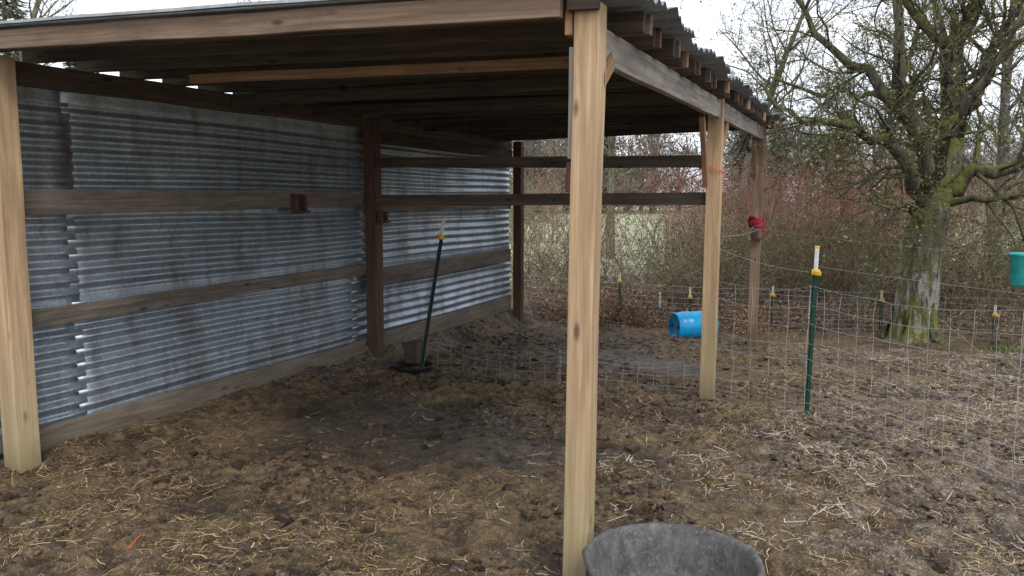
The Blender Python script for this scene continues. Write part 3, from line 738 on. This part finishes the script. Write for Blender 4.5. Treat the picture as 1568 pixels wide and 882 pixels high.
sh_t = [make_shrub(11, 2.4, 30, M_twtan, M_leaf, 400), make_shrub(12, 2.6, 28, M_twol, M_leaf, 700), make_shrub(13, 2.0, 34, M_twtan, M_dead, 500), make_shrub(14, 2.2, 36, M_twdk, M_leafd, 1200, lsz=.055)]
sh_red = [make_shrub(21, 3.0, 60, M_twred, M_dead, 500, .7, 8, .25)]
sh_low = [make_shrub(31, .9, 50, M_twtan, M_dead, 1000, .45, 5, .8, .006, .045), make_shrub(32, .7, 45, M_twred, M_dead, 1500, .4, 4, .9, .005, .045)]
def scatter(name, kinds, pts, smin, smax, seed):
    r = random.Random(seed); e = empty(name); items = []
    for x, y in pts:
        v = r.choice(kinds); s = r.uniform(smin, smax); z = float(gbase(x, y)); rot = r.uniform(0, 6.28)
        for m in v: items.append((m, x, y, z, rot, (s, s, s)))
    merged(name, items, e)
r = random.Random(99)
def band(n, x0, x1, y0, y1, skip=None):
    out = []
    while len(out) < n:
        x = r.uniform(x0, x1); y = r.uniform(y0, y1)
        if skip and skip(x, y): continue
        out.append((x, y))
    return out
trunk_gap = lambda x, y: (abs(x-.82) < .9 and y < 13.6) or (abs(x+.27*y) < .75 and y > 14)
gap = lambda x, y: abs(x+.27*y) < 1.3+.03*y       # lane open to the pasture
scatter('shrub_thicket', sh_t[:3], band(42, -6.5, 4.5, 13.4, 16.5, trunk_gap) + band(24, 3.0, 11, 13, 18) + band(8, -13, -7, 12, 18), .75, 1.2, 3)
scatter('dark_thicket', [sh_t[3], sh_t[1]], band(13, -5, 3, 14.5, 18, gap) + band(14, 3.2, 10, 14, 18), .8, 1.15, 4)
scatter('red_twig_thicket', sh_red, band(18, -3.8, 2.2, 16.5, 20.5, gap), .8, 1.1, 5)
scatter('distant_thicket', [sh_t[0], sh_t[1], sh_red[0]], band(22, -16, 14, 33, 38, gap), 1.4, 2.0, 8)
scatter('dead_bramble', sh_low, band(26, -5.5, 3.0, 12.6, 13.8, lambda x, y: abs(x-.82) < .7) + band(14, -4.3, -1.2, 11.6, 12.6) + band(10, 2.2, 6.5, 11.4, 13), .6, 1.1, 6)

def make_con(seed, H, rb):
    r = random.Random(seed); V = []; F = []; T = []; TF = []
    tube(T, TF, [Vector((0, 0, -.5)), Vector((.05, 0, H*.5)), Vector((0, .05, H))], [.28, .16, .02], 7)
    z = H*.08
    while z < H:
        t = z/H; R_ = rb*(1-t)**.8*r.uniform(.75, 1.1)+.12; n = 8
        for k in range(n):
            a = r.uniform(0, 6.28); L = R_*r.uniform(.6, 1.15)
            m = max(3, int(L/.2))
            for j in range(m):
                q = (j+1)/m; c = Vector((math.cos(a)*L*q, math.sin(a)*L*q, z - .25*L*q + .1*L*q*q + r.gauss(0, .06)))
                for _ in range(2):
                    b = len(V); s = r.uniform(.12, .3)*(1.1-.4*q); aa = a+r.gauss(0, .9)
                    u = Vector((math.cos(aa), math.sin(aa), r.uniform(-.5, .1)))*s*1.6; w = Vector((-math.sin(aa), math.cos(aa), r.uniform(-.5, .2)))*s*.4
                    V.extend([c-w, c+u*.5-w*1.4-Vector((0, 0, .3*s)), c+u, c+w]); F.append((b, b+1, b+2, b+3))
        z += H*.018*r.uniform(.7, 1.3)
    o = obj('c', V, F, M_con); o2 = obj('c', T, TF, M_bark); a, b = o.data, o2.data
    bpy.data.objects.remove(o); bpy.data.objects.remove(o2); return a, b
def make_far(seed, H, W):
    r = random.Random(seed); V = []; F = []; T = []; TF = []
    tube(T, TF, [Vector((0, 0, -.5)), Vector((.2, 0, H*.35)), Vector((0, .2, H*.8))], [.3, .2, .04], 6)
    cl = [(Vector((r.gauss(0, W*.42), r.gauss(0, W*.42), H*r.uniform(.12, .88))), r.uniform(.9, 1.9)) for _ in range(24)]
    for c, s in cl:
        tube(T, TF, [Vector((0, 0, c.z*.5)), c*.6+Vector((0, 0, c.z*.2)), c], [.09, .06, .02], 4)
        for _ in range(110):
            p = c+Vector((r.gauss(0, s*.6), r.gauss(0, s*.6), r.gauss(0, s*.5))); d = (p-c+Vector((0, 0, .8))).normalized()*r.uniform(.3, .9)
            w = Vector((r.uniform(-1, 1), r.uniform(-1, 1), r.uniform(-.3, .3)))*.07; b = len(V)
            V.extend([p-w, p+w, p+d]); F.append((b, b+1, b+2))
    o = obj('c', V, F, M_far); o2 = obj('c', T, TF, M_bark); a, b = o.data, o2.data
    bpy.data.objects.remove(o); bpy.data.objects.remove(o2); return a, b
con = [make_con(1, 13, 3.2), make_con(2, 11, 3.4)]
far = [make_far(4, 11, 5), make_far(5, 9, 5.5), make_far(6, 12, 4.5)]
e = empty('forest_treeline')
r = random.Random(8)
pts = [(r.uniform(-130, 100), r.uniform(105, 140), far if r.random() < .72 else con) for _ in range(105)] + [(r.uniform(-60, 50), r.uniform(62, 80), far) for _ in range(20)]
pts = [q for q in pts if not (q[1] < 90 and abs(q[0]+.27*q[1]) < 5)]
pts += [(x, y, con) for x, y in [(-27, 19), (-31, 25), (-36, 22), (22, 50), (27, 44), (-28, 70)]]
items = []
for x, y, kk_ in pts:
    v = r.choice(kk_); s = r.uniform(.75, 1.2)*(1.25 if y > 100 else .8); rot = r.uniform(0, 6.28)
    for m in v: items.append((m, x, y, -.5, rot, (s*1.25, s*1.25, s)))
merged('forest_treeline', items, e)
V = []; F = []
gx = np.concatenate([nrg.uniform(1.6, 9, 16000), nrg.uniform(-5, 8, 4000)]); gy = np.concatenate([nrg.uniform(8.3, 13.5, 16000), nrg.uniform(12.5, 20, 4000)])
kk = (fbm(gx, gy, 1.4, 2, 77) > .46); gx = gx[kk]; gy = gy[kk]; gzv = gheight(gx, gy)
for x, y, z in zip(gx, gy, gzv):
    a = rnd.uniform(0, 6.28); h = rnd.uniform(.03, .12); b = len(V); c, s_ = math.cos(a)*.006, math.sin(a)*.006
    lx, ly = rnd.gauss(0, .04), rnd.gauss(0, .04)
    V += [(x-c, y-s_, z), (x+c, y+s_, z), (x+lx, y+ly, z+h)]; F.append((b, b+1, b+2))
obj('grass_tufts', V, F, M_grassb)

# ------------------------------------------------------------------ light
w = bpy.data.worlds.new('World'); scene.world = w; w.use_nodes = True; nt = w.node_tree
bg = nt.nodes['Background']; sky = nt.nodes.new('ShaderNodeTexSky'); sky.sky_type = 'NISHITA'; sky.sun_disc = False
el, az = R(48), R(140)
sky.sun_elevation = el; sky.sun_rotation = az; sky.dust_density = 3
tc = nt.nodes.new('ShaderNodeTexCoord'); mp = nt.nodes.new('ShaderNodeMapping'); mp.inputs['Scale'].default_value = (1.2, 1.2, 4)
nt.links.new(tc.outputs['Generated'], mp.inputs[0]); n = nt.nodes.new('ShaderNodeTexNoise'); n.inputs['Scale'].default_value = 2.2; n.inputs['Detail'].default_value = 3
nt.links.new(mp.outputs[0], n.inputs[0])
cl = ramp(nt, n.outputs[0], [(.35, (8.4, 9.2, 10.3)), (.65, (10.6, 10.8, 11.2))])
fac = ramp(nt, n.outputs[0], [(.3, .78), (.6, .95)])
nt.links.new(mix(nt, fac, sky.outputs[0], cl), bg.inputs[0]); bg.inputs[1].default_value = .15
sl = bpy.data.lights.new('sun', 'SUN'); sl.energy = 1.5; sl.angle = R(20); sl.color = (1, .97, .92)
so = bpy.data.objects.new('sun', sl); scene.collection.objects.link(so)
sd = Vector((math.sin(az)*math.cos(el), math.cos(az)*math.cos(el), math.sin(el)))
so.rotation_euler = sd.to_track_quat('Z', 'Y').to_euler(); so.location = sd*30
cd = bpy.data.cameras.new('camera'); cd.lens = 28; cd.sensor_width = 36; cd.clip_end = 2000
co = bpy.data.objects.new('camera', cd); scene.collection.objects.link(co); co.location = (0, 0, 1.6)
co.rotation_euler = (R(90-6.36), 0, R(23.2)); scene.camera = co
scene.view_settings.view_transform = 'Standard'; scene.view_settings.look = 'None'; scene.view_settings.exposure = 0
